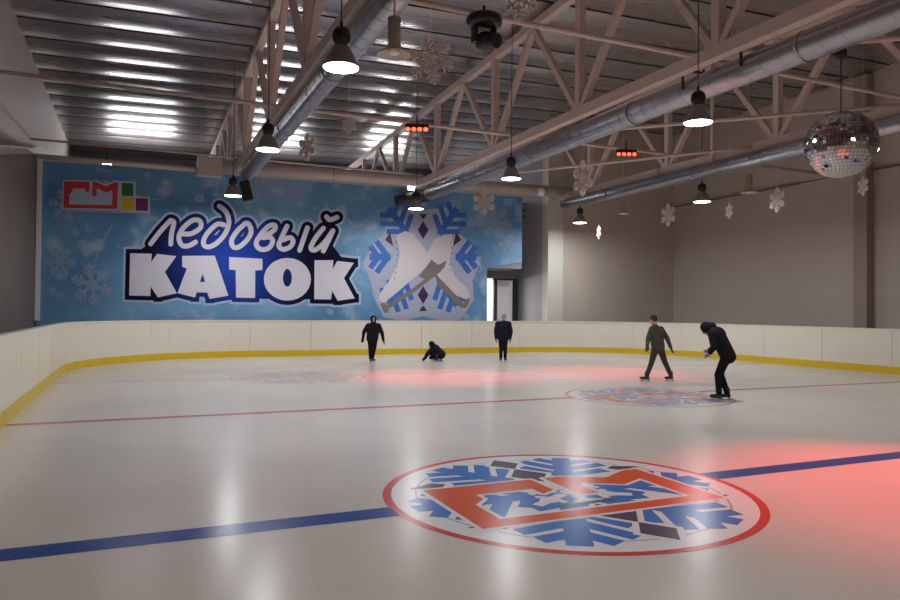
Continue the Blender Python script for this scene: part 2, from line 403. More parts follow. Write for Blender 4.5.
FRAME = [  # red frame emblem in unit coordinates (u right 0..1, v up 0..1)
    [(0, 0), (0.10, 0.12), (0.10, 1), (0, 1)],                    # left bar
    [(0, 0), (1, 0), (1, 0.14), (0.07, 0.14)],                    # bottom bar
    [(0.90, 0.1), (1, 0.1), (1, 0.96), (0.90, 0.96)],             # right bar
    [(0.05, 0.74), (0.47, 0.74), (0.47, 1), (0.05, 1)],           # top bar
    [(0.10, 0.50), (0.16, 0.62), (0.16, 0.76), (0.08, 0.76)],
    [(0.40, 0.58), (0.47, 0.66), (0.47, 0.8), (0.40, 0.8)],
    [(0.53, 0.46), (0.61, 0.46), (0.61, 1), (0.53, 1)],           # M left leg
    [(0.53, 1), (0.61, 1), (0.78, 0.84), (0.78, 0.60), (0.53, 0.86)],
    [(0.78, 0.84), (0.93, 1), (1, 1), (1, 0.80), (0.78, 0.60)],
]
def snowflake(F, c, R, h, mi, wd=0.13, start=0.18, halo=None, angs=(0, 60, 120, 180, 240, 300), fr=((0.42, 0.34), (0.62, 0.34), (0.82, 0.26))):
    def arm(ang, rr, mi_, h_):
        ca, sa = math.cos(math.radians(ang)), math.sin(math.radians(ang))
        P = lambda a, b: (c[0]+(a*ca-b*sa)*R, c[1]+(a*sa+b*ca)*R)
        F.stroke([P(start, 0), P(0.99, 0)], rr, h_, mi_, caps=halo is not None and h_ < h)
        for f, ln in fr:
            for s in (-1, 1): F.stroke([P(f-0.05, 0), P(f-0.05+ln*0.62, s*ln*0.85)], rr*0.8, h_, mi_, caps=halo is not None and h_ < h)
    for a in angs:
        if halo is not None: arm(a, wd*R/2+halo[0], halo[1], h-0.0004)
        arm(a, wd*R/2, mi, h)
def ice_logo(c, R, mats, label, detail=True):
    F = Flat(icemap(c[0], c[1])); N = 72
    # 0 white 1 red ring 2 blue 3 orange 4 dark 5 grey
    F.disk((0, 0), R*0.965, 0.0, 0, 72)
    for i in range(N):
        a, b = 2*math.pi*i/N, 2*math.pi*(i+1)/N
        F.poly([(R*math.cos(a), R*math.sin(a)), (R*math.cos(b), R*math.sin(b)), (R*0.955*math.cos(b), R*0.955*math.sin(b)), (R*0.955*math.cos(a), R*0.955*math.sin(a))], 0.0004, 1)
        if i % 12 not in (0, 6): F.poly([(R*0.83*math.cos(a), R*0.83*math.sin(a)), (R*0.83*math.cos(b), R*0.83*math.sin(b)), (R*0.818*math.cos(b), R*0.818*math.sin(b)), (R*0.818*math.cos(a), R*0.818*math.sin(a))], 0.0004, 5)
    snowflake(F, (0, 0), R*0.90, 0.001, 2, wd=0.13, start=0.05, fr=((0.30, 0.24), (0.48, 0.34), (0.66, 0.34), (0.84, 0.22)))
    for k in range(6):
        an = math.radians(60*k+30); c_, s_ = math.cos(an), math.sin(an)
        F.stroke([(R*0.06*c_, R*0.06*s_), (R*0.34*c_, R*0.34*s_)], 0.03*R, 0.0012, 0, caps=False)
        F.stroke([(R*0.22*math.cos(an-0.42), R*0.22*math.sin(an-0.42)), (R*0.16*c_, R*0.16*s_), (R*0.22*math.cos(an+0.42), R*0.22*math.sin(an+0.42))], 0.02*R, 0.0012, 0, caps=False)
    for s in (-1, 1):   # dark diamonds between arms, top and bottom
        for v0, hh, ww in ((0.42, 0.17, 0.12), (0.73, 0.14, 0.10)):
            F.poly([(0, R*s*(v0-hh-0.05)), (R*(ww+0.04), R*s*v0), (0, R*s*(v0+hh+0.05)), (-R*(ww+0.04), R*s*v0)], 0.0013, 0); F.poly([(0, R*s*(v0-hh)), (R*ww, R*s*v0), (0, R*s*(v0+hh)), (-R*ww, R*s*v0)], 0.0014, 4)
        for sx in (-1, 1): F.poly([(sx*R*0.60, s*R*0.33), (sx*R*0.78, s*R*0.37), (sx*R*0.62, s*R*0.45), (sx*R*0.55, s*R*0.40)], 0.0014, 4)
    # the framed emblem lies over the flake
    w_, h_ = 2.78*R/1.945, 1.42*R/1.945; o_ = (-w_/2-0.01, -h_/2-0.09)
    U = lambda p: (o_[0]+p[0]*w_, o_[1]+p[1]*h_)
    for poly in FRAME: 
        for p, q in zip(poly, poly[1:]+poly[:1]): F.stroke([U(p), U(q)], 0.05*R/1.945, 0.0018, 0)
    for poly in FRAME: F.poly([U(p) for p in poly], 0.0022, 3)
    F.poly([U((0.36, 0.22)), U((0.60, 0.24)), U((0.60, 0.30)), U((0.36, 0.28))], 0.0022, 4)
    o = F.build('ice_logo', mats, None, (c[0], c[1], 0)); return tag(o, label, 'ice logo', 'round logos painted on the ice')
full = [M['ice_white'], M['ice_red'], M['ice_blue'], M['ice_orange'], M['ice_dark'], M['ice_grey']]
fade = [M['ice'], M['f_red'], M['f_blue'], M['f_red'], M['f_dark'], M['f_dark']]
ice_logo(LG[0][:2], LG[0][2], full, 'large nearest round ice logo with blue snowflake and orange frame inside a red ring')
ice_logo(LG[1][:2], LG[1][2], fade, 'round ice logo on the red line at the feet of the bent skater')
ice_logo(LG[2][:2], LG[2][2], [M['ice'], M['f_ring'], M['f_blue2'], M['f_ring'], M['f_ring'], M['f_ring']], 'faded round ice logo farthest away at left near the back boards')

# ------------------------------------------------------------------ banner
def ban(x, y, h):
    p = on_y(x, y, YP-0.03); return Vector((p.x, YP-0.03-h, p.z))
def banner_mat():
    m = bpy.data.materials.new('banner_print'); m.use_nodes = True; nt = m.node_tree; b = nt.nodes['Principled BSDF']; b.inputs['Roughness'].default_value = 0.5
    tc = nt.nodes.new('ShaderNodeTexCoord')
    def noise(sc_, det, off):
        mp = nt.nodes.new('ShaderNodeMapping'); mp.inputs['Location'].default_value = off; nt.links.new(tc.outputs['Object'], mp.inputs[0])
        n = nt.nodes.new('ShaderNodeTexNoise'); n.inputs['Scale'].default_value = sc_; n.inputs['Detail'].default_value = det; nt.links.new(mp.outputs[0], n.inputs['Vector']); return n
    n1 = noise(0.28, 3, (3, 0, 1)); r1 = nt.nodes.new('ShaderNodeValToRGB'); nt.links.new(n1.outputs[0], r1.inputs[0])
    r1.color_ramp.elements[0].position = 0.3; r1.color_ramp.elements[0].color = (0.06, 0.20, 0.42, 1)
    r1.color_ramp.elements[1].position = 0.72; r1.color_ramp.elements[1].color = (0.22, 0.46, 0.70, 1)
    n2 = noise(1.1, 6, (7, 0, 2)); r2_ = nt.nodes.new('ShaderNodeValToRGB'); nt.links.new(n2.outputs[0], r2_.inputs[0])
    r2_.color_ramp.elements[0].position = 0.54; r2_.color_ramp.elements[0].color = (0, 0, 0, 1)
    r2_.color_ramp.elements[1].position = 0.72; r2_.color_ramp.elements[1].color = (0.75, 0.75, 0.75, 1)
    mx = nt.nodes.new('ShaderNodeMix'); mx.data_type = 'RGBA'; mx.inputs[7].default_value = (0.50, 0.62, 0.78, 1)
    nt.links.new(r2_.outputs[0], mx.inputs[0]); nt.links.new(r1.outputs[0], mx.inputs[6]); nt.links.new(mx.outputs[2], b.inputs['Base Color'])
    return m
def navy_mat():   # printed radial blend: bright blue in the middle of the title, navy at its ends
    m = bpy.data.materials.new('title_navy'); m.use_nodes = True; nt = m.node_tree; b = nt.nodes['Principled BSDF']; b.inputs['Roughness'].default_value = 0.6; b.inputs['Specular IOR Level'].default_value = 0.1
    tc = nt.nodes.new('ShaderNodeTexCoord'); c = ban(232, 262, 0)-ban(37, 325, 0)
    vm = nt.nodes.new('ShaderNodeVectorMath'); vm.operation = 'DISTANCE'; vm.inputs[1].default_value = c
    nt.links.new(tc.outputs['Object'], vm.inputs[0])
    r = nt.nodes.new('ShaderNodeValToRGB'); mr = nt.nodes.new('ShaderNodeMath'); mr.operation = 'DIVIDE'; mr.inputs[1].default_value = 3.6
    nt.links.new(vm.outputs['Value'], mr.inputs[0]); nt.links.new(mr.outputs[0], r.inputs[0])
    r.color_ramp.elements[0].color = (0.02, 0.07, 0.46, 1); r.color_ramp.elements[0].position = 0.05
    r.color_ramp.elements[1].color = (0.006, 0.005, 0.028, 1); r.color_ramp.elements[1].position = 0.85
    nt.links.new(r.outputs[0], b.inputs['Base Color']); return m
M['banner'] = banner_mat(); M['navy'] = navy_mat()
pm = lambda n, c: mat(n, c, 0.5)
M['p_white'] = pm('print_white', (0.72, 0.71, 0.80)); M['p_halo'] = pm('print_halo', (0.42, 0.55, 0.74)); M['p_blue'] = pm('print_blue', (0.04, 0.16, 0.55))
M['p_red'] = pm('print_red', (0.55, 0.035, 0.03)); M['p_green'] = pm('print_green', (0.02, 0.14, 0.03)); M['p_yel'] = pm('print_yellow', (0.75, 0.45, 0.015))
M['p_pur'] = pm('print_purple', (0.20, 0.02, 0.14)); M['p_dark'] = pm('print_dark', (0.05, 0.015, 0.09)); M['p_pale'] = pm('print_pale', (0.27, 0.38, 0.55))
M['p_boot'] = pm('print_boot', (0.66, 0.63, 0.67)); M['p_blade'] = pm('print_blade', (0.22, 0.19, 0.18)); M['p_back'] = pm('print_backing', (0.42, 0.46, 0.60)); M['p_strip'] = pm('print_strip', (0.5, 0.47, 0.5))
bbase = ban(37, 325, 0)
bn = thing('banner', 'big blue printed banner with white Cyrillic title and skates on the back wall', 'banner', bbase)
F = Flat(ban)
bot = 327
pts = [(39, 159.7), (522, 197), (522, 262), (487, 268), (487, bot), (36, bot+4)]
bm = B(); fr = [bm.verts.new(ban(x, y, 0.0)) for x, y in pts]; bk = [bm.verts.new(ban(x, y, 0.0)+Vector((0, 0.02, 0))) for x, y in pts]
bm.faces.new(fr); bm.faces.new(bk[::-1])
for i in range(6): bm.faces.new((fr[i], fr[(i+1) % 6], bk[(i+1) % 6], bk[i]))
obj('banner_sheet', bm, M['banner'], bn, bbase)
# pale ghost flakes and splashes printed on the blue
for cx_, cy_, R_, rot in ((65, 205, 17, 10), (92, 285, 22, 20), (60, 262, 16, 5), (495, 222, 17, 12), (110, 190, 11, 0), (296, 186, 18, 8), (258, 190, 13, 25), (508, 244, 10, 0), (390, 232, 12, 4)):
    F = Flat(ban); snowflake(F, (cx_, cy_), R_, 0.004, 0, wd=0.17, start=0.0, halo=None, angs=[rot+60*k for k in range(6)], fr=((0.5, 0.3), (0.75, 0.24))); F.disk((cx_, cy_), R_*0.28, 0.0045, 0)
    F.build('printed_flake', M['p_pale'], bn, bbase)
for cx_, cy_, r_ in ((75, 232, 4), (148, 175, 3.4), (200, 198, 5), (248, 207, 3.6), (182, 312, 4), (272, 183, 7), (60, 295, 4), (510, 238, 4), (455, 205, 6.5), (330, 312, 3.5)):
    F = Flat(ban); F.poly([(cx_+r_*math.cos(t)*(1+0.15*math.sin(3*t+cx_)), cy_+r_*math.sin(t)*(1+0.15*math.cos(2*t))) for t in [2*math.pi*i/18 for i in range(18)]], 0.005, 0)
    F.build('printed_dot', M['p_pale'], bn, bbase)
for sp in ([(92, 285), (95, 262), (104, 240), (112, 225)], [(345, 216), (356, 226), (368, 219)], [(150, 200), (165, 196), (172, 178)]):
    F = Flat(ban); F.stroke(smooth_path(sp), 0.7, 0.005, 0); F.build('printed_swirl', M['p_pale'], bn, bbase)

S1 = 6.923; T1 = lambda p: (115+p[0]/S1, 240+p[1]/S1); T2 = lambda p: (235+p[0]/S1, 240+p[1]/S1)
S3 = 8.182; T3 = lambda p: (135+p[0]/S3, 195+p[1]/S3); T4 = lambda p: (235+p[0]/S3, 195+p[1]/S3)
big = [
 [T1(p) for p in [(105, 92), (255, 95), (250, 152), (292, 96), (425, 112), (345, 222), (428, 368), (297, 398), (246, 322), (245, 388), (98, 384)]],
 [T1(p) for p in [(465, 110), (690, 108), (785, 385), (655, 408), (638, 364), (566, 362), (553, 398), (432, 368), (497, 198), (465, 185)]],
 [(229.1, 257), (262.4, 258.8), (262.4, 270), (255.2, 270.6), (255, 298), (236, 297.6), (235.6, 270.2), (229.1, 269.6)],
 [T2((362+163*math.cos(t), 272+148*math.sin(t))) for t in [2*math.pi*i/28 for i in range(28)]],
 [T2(p) for p in [(550, 140), (680, 140), (676, 200), (707, 145), (822, 158), (754, 265), (828, 404), (710, 421), (672, 352), (664, 412), (548, 410)]],
]
holeA = [T1(p) for p in [(607, 232), (588, 290), (622, 290)]]
holeO = [T2((362+31*math.cos(t), 262+62*math.sin(t))) for t in [2*math.pi*i/16 for i in range(16)]]
sc_l = [smooth_path([T3(p) for p in q], 4) for q in [
 [(128, 400), (205, 300), (290, 208)], [(290, 208), (318, 225), (300, 310), (292, 402)],
 [(385, 318), (460, 316), (535, 268), (530, 212), (470, 208), (390, 275), (358, 350), (385, 412), (440, 415), (495, 385)],
 [(725, 245), (670, 240), (590, 315), (558, 390), (590, 425), (660, 400), (735, 320), (768, 225), (745, 140), (690, 92)],
 [(905, 232), (840, 290), (790, 370), (805, 425), (850, 425), (915, 370), (950, 300), (930, 238), (900, 232)]]]
sc_l += [smooth_path([T4(p) for p in q], 4) for q in [
 [(215, 345), (262, 325), (322, 285), (325, 248), (275, 255), (205, 330), (172, 400), (210, 445), (275, 435), (308, 380), (285, 345), (232, 350)],
 [(425, 255), (385, 340), (358, 415), (395, 445), (450, 425), (475, 380), (450, 348), (395, 368)],
 [(592, 268), (560, 360), (528, 452)],
 [(722, 272), (660, 350), (620, 430), (655, 450), (730, 390), (800, 292)], [(800, 292), (765, 370), (722, 458)],
 [(748, 178), (775, 203), (835, 182)]]]
navyfill = [[(135, 250), (150, 228), (345, 232), (350, 262), (360, 262), (345, 300), (130, 296)]]
F = Flat(ban)
for rr, h, mi in ((8.3, 0.008, 1), (6.0, 0.012, 0)):
    for kk, poly in enumerate(big):
        F.stroke(poly, rr-1.6, h, mi, caps=(kk == 3), closed=True)
        if kk != 3:
            q = (rr-1.6)*0.98
            for c in poly: F.poly([(c[0]-q, c[1]-q), (c[0]+q, c[1]-q), (c[0]+q, c[1]+q), (c[0]-q, c[1]+q)], h, mi)
    for st in sc_l: F.stroke(st, rr+0.2, h, mi)
for p in navyfill: F.poly([(140, 250), (165, 232), (330, 242), (345, 262), (343, 296), (300, 300), (240, 298), (180, 296), (128, 296), (128, 250)], 0.012, 0)
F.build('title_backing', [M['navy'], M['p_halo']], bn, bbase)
for k, poly in enumerate(big):
    F = Flat(ban); F.poly(poly, 0.016, 0)
    if k in (1, 3): F.poly(holeA if k == 1 else holeO, 0.020, 1)
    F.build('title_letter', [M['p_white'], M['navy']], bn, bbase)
for ks in ((0, 1), (2,), (3,), (4,), (5,), (6,), (7,), (8, 9, 10)):
    F = Flat(ban)
    for k in ks: F.stroke(sc_l[k], 2.45, 0.016, 0)
    F.build('script_letter', M['p_white'], bn, bbase)
# framed shop emblem, top left
F = Flat(ban)
S5 = 5.625; T5 = lambda p: (40+p[0]/S5, 160+p[1]/S5)
U5 = lambda p: T5((132+303*p[0]+4*p[1], 270-150*p[1]+6*p[0]))
for poly in FRAME:
    for p, q in zip(poly, poly[1:]+poly[:1]): F.stroke([U5(p), U5(q)], 1.5, 0.006, 1)
F.poly([U5((-0.03, -0.12)), U5((1.6, -0.16)), U5((1.6, -0.08)), U5((-0.03, -0.03))], 0.0045, 2)
F.poly([U5((0.05, 0.1)), U5((0.95, 0.1)), U5((0.95, 0.8)), U5((0.05, 0.8))], 0.008, 1)
F.poly([T5(p) for p in [(445, 118), (538, 122), (538, 205), (618, 205), (618, 298), (445, 292)]], 0.006, 1)
for poly in FRAME: F.poly([U5(p) for p in poly], 0.010, 0)
F.poly([T5(p) for p in [(460, 128), (525, 131), (525, 203), (460, 201)]], 0.010, 3)
F.poly([T5(p) for p in [(455, 212), (530, 214), (530, 283), (455, 281)]], 0.010, 4)
F.poly([T5(p) for p in [(539, 214), (607, 216), (607, 287), (539, 285)]], 0.010, 5)
F.build('shop_emblem', [M['p_red'], M['p_halo'], M['p_pale'], M['p_green'], M['p_yel'], M['p_pur']], bn, bbase)
# skates over a blue snowflake
F = Flat(ban); TS = lambda p: (360+p[0]/4, 180+p[1]/4)
cS = (423, 257)
F.poly([TS(p) for p in [(110, 160), (170, 110), (250, 120), (340, 110), (400, 150), (390, 210), (440, 250), (480, 330), (450, 400), (455, 480), (400, 560), (330, 565), (250, 545), (170, 565), (95, 550), (60, 480), (40, 400), (10, 330), (60, 250), (95, 215)]], 0.006, 0)
for a in range(0, 360, 60):
    for k in range(9):
        rr = 24+3.0*random.random()*3; an = math.radians(a+30*(0 if False else 1)-14+3.5*k)
        F.disk((cS[0]+rr*math.cos(an), cS[1]-rr*math.sin(an)), 0.55, 0.009, 2, 6)
snowflake(F, cS, 54, 0.010, 1, wd=0.13, start=0.60, angs=(0, 180), fr=((0.70, 0.34), (0.88, 0.24)))
snowflake(F, (cS[0], cS[1]), 60, 0.010, 1, wd=0.105, start=0.46, angs=(55, 125, 235, 305), fr=((0.56, 0.30), (0.72, 0.32), (0.90, 0.22)))
for s in (-1, 1):
    y0 = cS[1]+s*27 if s < 0 else cS[1]+s*38
    F.poly([(cS[0], y0-9), (cS[0]+5.4, y0), (cS[0], y0+9), (cS[0]-5.4, y0)], 0.012, 3)
    for sy in (1, -1): F.stroke([(cS[0]-7, y0), (cS[0], y0+sy*11), (cS[0]+7, y0)], 0.7, 0.012, 0)
    y1 = y0+s*13; F.poly([(cS[0]-4, y1+3*s), (cS[0]+4, y1+3*s), (cS[0], y1-3*s)], 0.012, 3)
for sx in (-1, 1): F.poly([(cS[0]+sx*38, 240), (cS[0]+sx*30, 246), (cS[0]+sx*33, 232)], 0.012, 3)
F.build('snowflake_print', [M['p_back'], M['p_blue'], M['p_blade'], M['p_dark']], bn, bbase)
F = Flat(ban)
F.poly([TS(p) for p in [(300, 345), (330, 395), (350, 420), (418, 500), (438, 500), (440, 478), (430, 500), (412, 512), (322, 425), (295, 380)]], 0.014, 1)
F.poly([TS(p) for p in [(296, 238), (330, 225), (366, 214), (372, 250), (358, 330), (378, 385), (425, 430), (440, 465), (425, 478), (385, 462), (330, 405), (280, 352), (262, 310)]], 0.018, 0)
F.stroke([TS(p) for p in [(318, 420), (405, 505)]], 1.6, 0.016, 1); F.stroke([TS(p) for p in [(345, 425), (352, 440)]], 1.6, 0.016, 1); F.stroke([TS(p) for p in [(430, 480), (418, 505)]], 2.0, 0.016, 1)
for k in range(6): F.disk(TS((362+4*math.sin(k), 250+22*k)), 0.8, 0.021, 1, 6)
F.poly([TS(p) for p in [(142, 222), (180, 204), (212, 214), (250, 265), (285, 312), (262, 350), (205, 400), (150, 448), (95, 492), (72, 482), (78, 455), (118, 400), (150, 340), (160, 290)]], 0.022, 0)
F.stroke([TS(p) for p in [(98, 515), (215, 440), (320, 358)]], 2.0, 0.020, 1); F.poly([TS(p) for p in [(262, 352), (285, 318), (312, 340), (345, 322), (338, 348), (300, 385), (262, 400), (235, 385)]], 0.020, 1)
F.stroke([TS(p) for p in [(92, 498), (104, 522)]], 2.4, 0.020, 1)
for k in range(7): F.disk(TS((150-3*abs(k-2), 250+24*k)), 0.8, 0.025, 1, 6)
F.build('skates_print', [M['p_boot'], M['p_blade']], bn, bbase)
# edging strip along the top of the banner
bm = B(); beam(bm, ban(39, 158.8, 0.02), ban(523, 196, 0.02), 0.05, 0.12); obj('top_batten', bm, M['duct_white'], bn, bbase)

# ------------------------------------------------------------------ roof trusses
NODES = [-4.0, 1.1, 6.2, 11.3, 16.4, 21.5, 26.6, 31.7, 36.8, 41.9]
def truss(x, label, y1=44.9):
    t = thing('roof_truss', label, 'roof truss', (x, -5.0, 7.5), 0, 'painted steel roof trusses'); bs = (x, -5.0, 7.5)
    zt = lambda y: min(10.78, 10.30+0.036*(31-y))
    ce = roof_z(x)-0.1
    bm = B(); beam(bm, (x, -5.9, 7.39), (x, y1, 7.39), 0.24, 0.27); obj('bottom_chord', bm, M['steel'], t, bs)
    bm = B(); beam(bm, (x, -5.9, zt(-5.9)), (x, 17, zt(17)), 0.24, 0.24); beam(bm, (x, 17, zt(17)), (x, y1, zt(y1)), 0.24, 0.24); obj('top_chord', bm, M['steel'], t, bs)
    for n in NODES:
        if n > y1: continue
        bm = B(); beam(bm, (x, n, 7.5), (x, n, zt(n)), 0.21, 0.21); obj('post', bm, M['steel'], t, bs)
        for s in (-1, 1):
            m = n+s*2.55
            if m < -5.8 or m > y1: continue
            bm = B(); beam(bm, (x, n+s*0.12, 7.5), (x, m, zt(m)-0.05), 0.17, 0.17); obj('diagonal', bm, M['steel'], t, bs)
        bm = B(); box(bm, (x, n, 7.58), (0.03, 0.8, 0.24)); obj('gusset_plate', bm, M['steel'], t, bs)
    return t
truss(3.55, 'left steel truss running over the left part of the banner')
truss(11.1, 'middle steel truss above the thick silver duct')
truss(18.6, 'right steel truss farthest right over the right side of the ice', YP-0.02)
# roof purlins bearing on the trusses (short packers)
def rod(label, p0, p1, r=0.055, name='tie_rod'):
    bm = B(); tube(bm, p0, p1, r, seg=10); return tag(obj(name, bm, M['steel'], None, Vector(p0)), label, 'tie rod', 'tie rods between the trusses')
rod('nearest long tie rod crossing the ceiling between the trusses', (WL, 12.0, 7.52), (WR, 12.0, 7.52))
rod('second long tie rod crossing the ceiling through the red bar lights', (WL, 20.2, 7.62), (WR, 20.2, 7.62))
rod('thin tie rod closest to the banner top', (WL, 28.2, 7.70), (11.1, 28.2, 7.70), 0.04)
rod('diagonal brace between the middle and right trusses nearest the banner', (11.1, 28.4, 7.40), (18.6, 17.2, 7.40))
rod('diagonal brace between the middle and right trusses crossing behind the lamp', (11.1, 19.4, 7.40), (18.6, 11.8, 7.40))
v = ray(841, 145); MBP = CAM+v*(14.3/v.dot(fwd))   # mirror ball centre, hung from the next brace
rod('diagonal brace at upper right above the mirror ball', (11.1, MBP.y+0.76*(MBP.x-11.1), 7.40), (18.6, MBP.y-0.76*(18.6-MBP.x), 7.40))
for px_, x_, y_, z0_, z1_, lb in ((0, 18.38, 19.0, 7.15, 11.12, 'slim vertical pipe down to the right duct'), (0, 18.42, 21.9, 7.15, 7.5, 'short vertical hanger behind the slim pipe'), (0, 11.75, 7.9, 7.29, 10.95, 'vertical hanger at upper right of the thick duct')):
    bm = B(); tube(bm, (x_, y_, z0_), (x_, y_, z1_), 0.06); box(bm, (x_, y_, z0_), (0.3, 0.3, 0.05)); tag(obj('duct_hanger', bm, M['steel'], None, (x_, y_, z0_)), lb, 'hanger', 'duct hangers')

# ------------------------------------------------------------------ ducts
def duct(label, p0, p1, r, m, rib=0.45, ends=True):
    p0 = Vector(p0); p1 = Vector(p1); t = thing('air_duct', label, 'air duct', p0); 
    bm = B(); tube(bm, p0, p1, r, seg=28); obj('duct_tube', bm, m, t, p0)
    bm = B(); L = (p1-p0).length; x, y, d = frame_of(p1-p0); n = int(L/rib); step = 16; prev = None
    for i in range(n*step+1):     # spiral seam
        a = 2*math.pi*i/step; c = p0+d*(L*i/(n*step))
        q = [bm.verts.new(c+(x*math.cos(a)+y*math.sin(a))*(r+dr)+d*dd) for dr, dd in ((-0.004, -0.012), (0.009, 0), (-0.004, 0.012))]
        if prev: bm.faces.new((prev[0], q[0], q[1], prev[1])); bm.faces.new((prev[1], q[1], q[2], prev[2]))
        prev = q
    obj('spiral_seam', bm, m, t, p0)
    s = 0.1
    while s < L:
        bm = B(); c = p0+d*s; tube(bm, c-d*0.03, c+d*0.03, r+0.02, seg=28); obj('band_clamp', bm, M['galv'], t, p0); s += 5.1
    return t
dm = duct('thick silver spiral duct under the middle truss', (11.62, -5.8, 7.01), (11.62, 28.6, 7.01), 0.29, M['galv'])
bm = B(); prev = None; bs = (11.62, -5.8, 7.01)
for i in range(7):   # dark elbow at the far end
    a = math.radians(90*i/6); c0 = Vector((11.62-0.5*(1-math.cos(a)), 28.55+0.5*math.sin(a), 7.01-0.12*i/6))
    if prev is not None: tube(bm, prev, c0, 0.28, seg=18)
    prev = c0
tube(bm, prev, prev+Vector((-0.9, 0.0, -0.25)), 0.28, 0.22, seg=18); obj('dark_elbow', bm, M['dark'], dm, bs)
for yy in (10.9, 12.6):
    bm = B()
    for s in (-1, 1): beam(bm, (11.62+0.31*s, yy, 7.55), (11.62+0.31*s, yy, 7.0), 0.04, 0.04)
    beam(bm, (11.2, yy, 7.45), (11.95, yy, 7.45), 0.05, 0.05)
    obj('hanger_bracket', bm, M['dark'], dm, bs)
duct('left silver duct under the left truss', (3.72, -5.8, 6.96), (3.72, 27.6, 6.96), 0.24, M['galv'])
duct('right silver duct along the right truss', (18.38, -5.8, 6.95), (18.38, 28.4, 6.95), 0.24, M['galv'])
duct('pinkish painted cross duct along the top edge of the banner', (2.1, 28.75, 7.42), (19.6, 28.75, 7.62), 0.25, M['duct_white'])
bm = B(); tube(bm, (WL+0.05, 28.9, 7.25), (2.3, 28.9, 7.25), 0.09); tag(obj('pipe', bm, M['steel'], None, (WL, 28.9, 7.25)), 'thin pipe above the left end of the banner', 'pipe')
bm = B(); box(bm, (2.45, 28.5, 7.3), (0.9, 0.5, 0.7)); tag(obj('duct_box', bm, M['duct_white'], None, (2.45, 28.5, 7.0)), 'pinkish duct box where the left duct meets the cross duct', 'duct box')
bm = B(); ball(bm, on_y(541, 192, 28.3), 0.2); tag(obj('white_globe', bm, M['trim'], None, on_y(541, 192, 28.3)), 'small white round globe on the cross duct', 'globe')

# ------------------------------------------------------------------ high-bay lamps
def make_lamp():
    t = thing('pendant_lamp', 'x', 'pendant lamp', (0, 0, 0), 0, 'lit pendant lamps')
    bm = B(); lathe(bm, [(0.0, 0.68), (0.09, 0.67), (0.14, 0.61), (0.155, 0.53), (0.14, 0.44), (0.09, 0.38), (0.0, 0.38)]); obj('ballast_housing', bm, M['black'], t)
    bm = B(); lathe(bm, [(0.09, 0.39), (0.13, 0.36), (0.18, 0.28), (0.23, 0.17), (0.27, 0.06), (0.31, 0.0), (0.30, 0.0), (0.25, 0.07), (0.21, 0.17), (0.16, 0.28), (0.09, 0.36)], seg=32); obj('shade', bm, M['shade'], t, fix=True)
    bm = B(); lathe(bm, [(0.0, -0.015), (0.15, -0.015), (0.29, 0.0), (0.29, 0.02), (0.0, 0.02)], seg=32); obj('lens', bm, M['lens'], t)
    return t
lamp0 = make_lamp(); first = True
def cord(t, p):
    bm = B(); tube(bm, (0, 0, 0.66), (0, 0, (ceil_z(p[0], p[1])+0.01 if not (p[1] > 26 and p[0] > 15) else 6.72)-ZL), 0.012, seg=6); tube(bm, (0, 0, 0.66), (0, 0, 0.78), 0.03, seg=8); obj('cord', bm, M['black'], t)
ZL = 5.93
LL = [(341, 68, 'lit lamp hanging nearest at upper left in front of the left duct'), (698, 123, 'lit lamp hanging under the thick duct in the upper right'),
      (511, 179, 'lit lamp hanging before the thick duct in the centre'), (702, 202, 'lit lamp low in front of the right wall left of the mirror ball'),
      (233, 196, 'lit lamp hanging before the banner above its title'), (416, 209, 'lit lamp hanging before the banner above the printed skates'),
      (580, 223, 'lit lamp with black housing before the beige wall right of the banner'), (268, 150, 'lit lamp hanging under the left duct behind the nearest one')]
pos = [on_z(x, y, ZL) for x, y, _ in LL]; lamps = []
extra = [(3.1, 4.0), (10.9, 4.0), (18.9, 4.0), (3.1, -3.0), (10.9, -3.0), (18.9, -3.0), (19.0, 11.2)]
for (x, y, lb), p in zip(LL, pos):
    if first: o = lamp0; o.location = p; o['label'] = lb; first = False
    else: o = dup(lamp0, p, None, lb)
    lamps.append((o, p))
    area_light('lamp_light', (p.x, p.y, p.z-0.03), 0.5, LAMP_W, (0.96, 0.97, 1.0))
for x, y in extra:
    o = dup(lamp0, (x, y, ZL), None, 'lit lamp of the same row beyond the edge of the view')
    lamps.append((o, (x, y, ZL)))
    area_light('lamp_light', (x, y, ZL-0.03), 0.5, LAMP_W*0.36, (1.0, 0.91, 0.82))
for o, p in lamps: cord(o, p)
# unlit beige bells
def bell(p, s, lb):
    t = thing('bell_fixture', lb, 'ceiling fixture', p, 0, 'unlit beige bell fixtures')
    bm = B(); lathe(bm, [(0, 0.75), (0.13, 0.75), (0.13, 0.22), (0.17, 0.12), (0.33, 0.03), (0.34, 0.0), (0.30, 0.0), (0.14, 0.1), (0, 0.12)]); o = obj('bell', bm, M['beige'], t)
    bm = B(); lathe(bm, [(0.0, 0.02), (0.10, 0.02), (0.13, 0.06), (0.0, 0.07)]); obj('diffuser_disc', bm, M['trim'], t)
    bm = B(); tube(bm, (0, 0, 0.74), (0, 0, (ceil_z(p[0], p[1])-0.03-p[2])/s), 0.02, seg=6); obj('stem', bm, M['beige'], t)
    t.scale = (s, s, s)
bell(on_z(394, 55, 5.6), 0.72, 'unlit beige bell fixture beside the big hanging snowflake')
bell(on_z(749, 193, 6.2), 0.86, 'unlit beige bell fixture before the right wall below the thick duct')
bell(on_z(623, 214, 5.75), 0.6, 'small unlit bell fixture before the beige wall at the far right corner')

